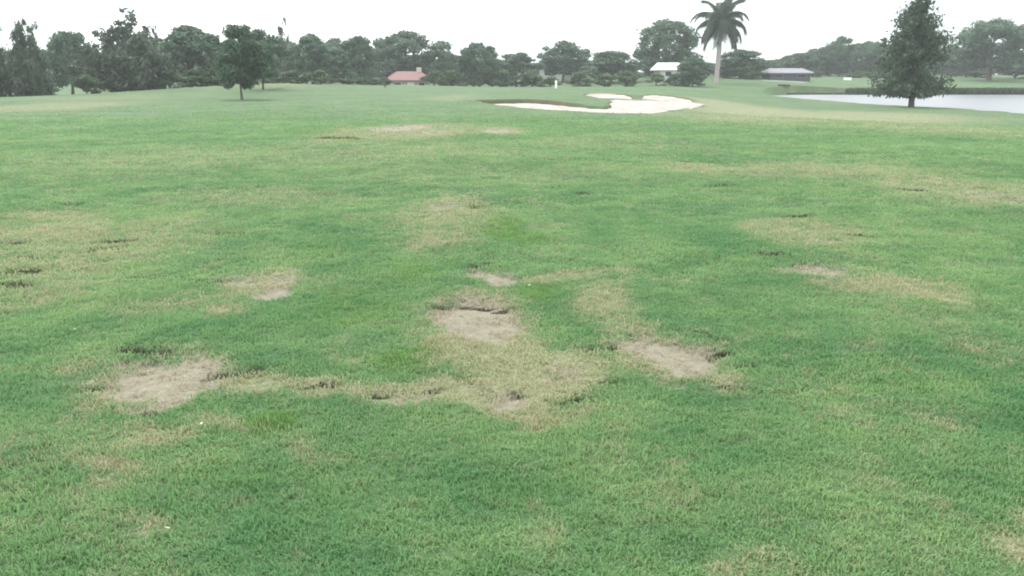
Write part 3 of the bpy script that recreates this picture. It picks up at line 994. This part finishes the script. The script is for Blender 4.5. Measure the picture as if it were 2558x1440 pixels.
ROW = ('dull green bush against the chimney end of the red roofed house', 'dull green bush between the red roofed house and the dome tree', 'dark bush on the bunker side of the dome tree',
       'dull bush before the pale walled house, on the dome tree side', 'low bush by the short pale post before the pale house', 'dull bush just past the pale walled house',
       'dull bush at the near foot of the low grey-green tree', 'dull bush behind the small bunkers', 'low bush before the white roofed house, bunker side', 'low bush before the white roofed house, palm side')
for j, (px, top, wd, Y) in enumerate(((1085, 180, 60, 128), (1130, 178, 70, 124), (1250, 175, 70, 126), (1330, 178, 60, 128), (1375, 195, 50, 122), (1450, 182, 70, 124), (1510, 185, 60, 126), (1565, 180, 70, 124), (1640, 186, 56, 126), (1692, 185, 62, 122))):
    tree('shrub', px, top, wd, Y, ROW[j], 'roadside_bush', 'shrub', 'bushes in front of the houses')
for j, (px, top, wd, Y) in enumerate(((1820, 175, 60, 140), (1880, 178, 60, 138), (2030, 178, 60, 165), (2150, 180, 90, 168), (2200, 182, 60, 166), (2440, 178, 70, 168), (2540, 165, 110, 160))):
    tree('shrub', px, top, wd, Y, 'dark shrub at the top of the bank across the lake', 'bank_shrub', 'shrub', 'shrubs on the far bank')


# reeds: dark fringe on the far shore
def reeds():
    r = np.random.default_rng(77)
    n = 15000
    px = r.uniform(1925, 2900, n)
    y = 121.6 + r.uniform(0, 2.4, n) ** 1.0
    X = (px - 1279) / LENS_PX * 124
    hh = np.where(px > 2090, .85, .22) * r.uniform(.5, 1.2, n)
    z = np.maximum(height(X, y, detail=False), WATER_Z)
    P = np.stack([X, y, z + hh * .5 - .05], -1)
    U = np.stack([r.normal(0, .05, n), r.normal(0, .05, n), hh * .55], -1)
    a = r.uniform(0, 6.28, n)
    Wv = np.stack([np.cos(a) * .11, np.sin(a) * .11, 0 * a], -1)
    V, Fq = quads(P, U, Wv)
    o = link('shore_reeds', big_mesh('shore_reeds', V, Fq), M['reed'])
    tag(o, 'dark fringe of waterside plants along the far lake shore', 'reeds', kind='stuff')


reeds()


# ------------------------------------------------------------------ royal palm
def royal_palm():
    Y = 128.0
    X, _, z0, d = at(1790, 192, Y)
    z0 = H1(X, Y)
    hub = at(1797, 50, Y)[2] - z0
    o = thing('royal_palm', 'tall royal palm with pale smooth trunk and drooping fronds', 'palm', (X, Y, z0))
    V = []; Fc = []
    th = hub - 1.6
    tube(V, Fc, [(0, 0, -.3), (0, 0, .2), (.05, 0, th * .3), (.16, 0, th * .6), (.26, 0, th)], [.42, .36, .31, .34, .23], 12)
    mesh_obj('trunk', V, Fc, M['palmbark'], o, True)
    V = []; Fc = []
    tube(V, Fc, [(.26, 0, th - .05), (.28, 0, th + .5), (.31, 0, hub - .2), (.33, 0, hub + .3)], [.25, .27, .17, .06], 10)
    mesh_obj('crownshaft', V, Fc, M['shaft'], o, True)
    r = np.random.default_rng(12)

    def frond(elev, droop, L):
        Vv = []; Ff = []
        n = 16; pts = []
        p = np.array([0., 0, 0]); e = elev
        for i in range(n + 1):
            pts.append(p.copy())
            p = p + np.array([math.cos(e), 0, math.sin(e)]) * L / n
            e -= droop / n * (0.5 + 1.1 * i / n)
        tube(Vv, Ff, pts, [.06 * (1 - .85 * i / n) for i in range(n + 1)], 4)
        for i in range(58):
            t = .1 + .9 * i / 57
            q = t * n; k = min(int(q), n - 1); f = q - k
            c = pts[k] * (1 - f) + pts[k + 1] * f
            tan = pts[k + 1] - pts[k]; tan /= np.linalg.norm(tan)
            ll = (.95 * math.sin(min(1, t * 1.25 + .12) * math.pi * .8) + .18)
            for s in (-1, 1):
                for ang in (-.35, .25):
                    dirv = tan * .45 + np.array([0, s, 0]) * .8 + np.array([0, 0, ang - .45 + r.normal(0, .12)])
                    dirv /= np.linalg.norm(dirv)
                    wv = np.cross(dirv, (0, 0, 1.)); wv /= np.linalg.norm(wv) + 1e-9
                    a = len(Vv)
                    wv2 = (wv * .6 + tan * .6) * .032
                    Vv += [c - wv2, c + wv2, c + dirv * ll * .6 + wv2 * .8 + np.array([0, 0, -.04]), c + dirv * ll + np.array([0, 0, -.22 * ll])]
                    Ff.append((a, a + 1, a + 2, a + 3))
        m = bpy.data.meshes.new('frond'); m.from_pydata([tuple(v) for v in Vv], [], Ff); m.materials.append(M['palm'])
        return m
    protos = [frond(1.25, 1.3, 4.3), frond(.75, 1.9, 4.6), frond(.2, 1.7, 4.4), frond(-.3, 1.25, 4.3), frond(-.75, .7, 4.3)]
    hubp = (.32, 0, hub)
    plan = []
    for k, num in enumerate((4, 5, 6, 6, 5)):
        for j in range(num):
            plan.append((k, 2 * math.pi * (j + .37 * k) / num + r.normal(0, .13)))
    plan += [(3, .5), (3, 2.6), (4, .1), (4, 3.2), (3, 3.7), (2, .05), (2, math.pi - .05), (0, .3), (1, 2.9)]
    for k, a in plan:
        f = link('frond', protos[k], None, o)
        f.location = hubp
        f.rotation_euler = (0, 0, a)
        s = r.uniform(.88, 1.08); f.scale = (s, s, s)


royal_palm()


# ------------------------------------------------------------------ houses
def box(name, x0, x1, y0, y1, z0, z1, mat, parent):
    v = [(x0, y0, z0), (x1, y0, z0), (x1, y1, z0), (x0, y1, z0), (x0, y0, z1), (x1, y0, z1), (x1, y1, z1), (x0, y1, z1)]
    f = [(0, 3, 2, 1), (4, 5, 6, 7), (0, 1, 5, 4), (1, 2, 6, 5), (2, 3, 7, 6), (3, 0, 4, 7)]
    return mesh_obj(name, v, f, mat, parent)


def roof(w_, d_, z, rise, eave, hip, mat, parent, th=.14):
    a, b_ = w_ / 2 + eave, d_ / 2 + eave
    r = a - hip
    v = [(-a, -b_, z), (a, -b_, z), (a, b_, z), (-a, b_, z), (-a, -b_, z + th), (a, -b_, z + th), (a, b_, z + th), (-a, b_, z + th), (-r, 0, z + rise), (r, 0, z + rise)]
    f = [(0, 3, 2, 1), (0, 1, 5, 4), (1, 2, 6, 5), (2, 3, 7, 6), (3, 0, 4, 7), (4, 5, 9, 8), (6, 7, 8, 9), (5, 6, 9), (7, 4, 8)]
    return mesh_obj('roof', v, f, mat, parent)


def house(px, py_eave, Y, w_, d_, wall_h, rise, hip, wallm, roofm, label, rz=0.0, chimney=None, wins=(), door=None, eave=.5, name='house'):
    X, _, ze, dd = at(px, py_eave, Y)
    z0 = H1(X, Y) - .1
    wh = max(wall_h, ze - z0)
    o = thing(name, label, 'house', (X, Y, z0), rz)
    box('wall', -w_ / 2, w_ / 2, -d_ / 2, d_ / 2, -.3, wh, wallm, o)
    rf = roof(w_, d_, wh - .02, rise, eave, hip, roofm, o)
    if chimney is not None:
        cxx, cw, ch = chimney
        box('chimney', cxx - cw / 2, cxx + cw / 2, -.4, .4, wh, wh + ch, M['cream'], rf)
    for wxx, ww, wz0, wz1 in wins:
        wn = box('window', wxx - ww / 2 - .07, wxx + ww / 2 + .07, -d_ / 2 - .05, -d_ / 2 + .05, wz0 - .07, wz1 + .07, M['greyroof'] if name == 'shelter' else M['white'], o)
        box('pane', wxx - ww / 2, wxx + ww / 2, -d_ / 2 - .08, -d_ / 2 - .045, wz0, wz1, M['glass'], wn)
    if door is not None:
        box('door', door - .48, door + .48, -d_ / 2 - .06, -d_ / 2 + .04, 0, min(2.1, wh - .15), M['white'], o)
    return o


house(1022, 212, 134, 5.8, 6, 1.2, 1.4, 1.6, M['cream'], M['redroof'], 'small cream house with faded red hipped roof and chimney under the huge oak', 0.06,
      chimney=(1.5, .7, 1.95), wins=((-1.5, 1.0, .35, .95), (2.0, .8, .35, .95)), door=.4)
house(1400, 190, 158, 7.0, 6, 2.2, 1.2, 1.5, M['palewall'], M['greyroof'], 'pale walled house half hidden under the round topped tree', -.1, wins=((-2.0, 1.2, 1.0, 2.0), (1.6, 1.2, 1.0, 2.0)), door=0.0)
house(1676, 194, 140, 4.4, 5, 1.5, 1.15, .5, M['palewall'], M['whiteroof'], 'small house with bright white roof under the large tree by the palm', .05, wins=((-1.0, .9, .6, 1.3),), door=1.0)
house(1962, 187, 142, 6.2, 5, 1.0, .85, 1.0, M['darkwall'], M['greyroof'], 'long low shelter with grey roof and dark walls by the lake', 0.0, wins=((-1.8, 1.2, .4, .85), (1.8, 1.2, .4, .85)), eave=.45, name='shelter')


# small far things
def post(px, Y, hgt, wd, label, mat, name, cat):
    X = at(px, 215, Y)[0]
    z0 = H1(X, Y)
    V = []; Fc = []
    tube(V, Fc, [(0, 0, -.2), (0, 0, hgt * .9), (0, 0, hgt)], [wd / 2, wd / 2, wd / 3], 8)
    o = mesh_obj(name, V, Fc, mat)
    o.location = (X, Y, z0)
    tag(o, label, cat)


post(1389, 88, .75, .22, 'short pale post on the crest between bunker and pale house', M['white'], 'marker_post', 'post')
post(962, 95, 1.15, .16, 'short dark post on the crest beside the red roofed house', M['bark'], 'dark_post', 'post')
X, Y, _, _ = at(2118, 190, 150)
bx_ = box('utility_box', -.55, .55, -.3, .3, -.2, .45, M['white'], None)
bx_.location = (X, Y, H1(X, Y)); tag(bx_, 'small low white box on the grass slope across the lake', 'box')

# pale scraps of leaf lying on the near turf
sv = np.array([(-.5, 0, 0), (-.2, .22, .06), (.2, .2, .1), (.5, 0, .16), (.2, -.2, .05), (-.2, -.22, .02), (0, 0, -.03)])
sf = [(6, 0, 1), (6, 1, 2), (6, 2, 3), (6, 3, 4), (6, 4, 5), (6, 5, 0)]
lm = bpy.data.meshes.new('leaf_scrap'); lm.from_pydata((sv * .025).tolist(), [], sf); lm.materials.append(M['leaf'])
for j, (px, py) in enumerate(((690, 868), (1322, 716), (2128, 768), (938, 818), (1228, 648), (1430, 525), (1658, 545), (2338, 522), (886, 550), (188, 832), (505, 1076), (420, 1348))):
    gx, gy, dd = ground_at(px, py)
    gz = float(height(np.array([gx]), np.array([gy]))[0])
    o = link('leaf_scrap', lm)
    o.location = (gx, gy, gz + .026); o.rotation_euler = (random.uniform(-.3, .3), random.uniform(-.3, .3), random.uniform(0, 6.28))
    s = .8 + gy * .06; o.scale = (s, s, s)
    tag(o, 'tiny pale dry leaf scrap lying on the near turf', 'leaf', 'pale leaf scraps on the turf')

# ------------------------------------------------------------------ humid air
hz = box('haze', -760, 760, -320, 960, -4.0, 22.0, None, None)
b = NB('haze_air')
pv = b.n('ShaderNodeVolumePrincipled')
pv.inputs['Color'].default_value = (0.90, 0.94, 0.98, 1)
pv.inputs['Density'].default_value = 0.0006
pv.inputs['Anisotropy'].default_value = 0.2
b.l(pv.outputs[0], b.out.inputs['Volume'])
hz.data.materials.clear(); hz.data.materials.append(b.m)
tag(hz, 'pale humid haze over the fairway and the trees', 'haze', kind='stuff')
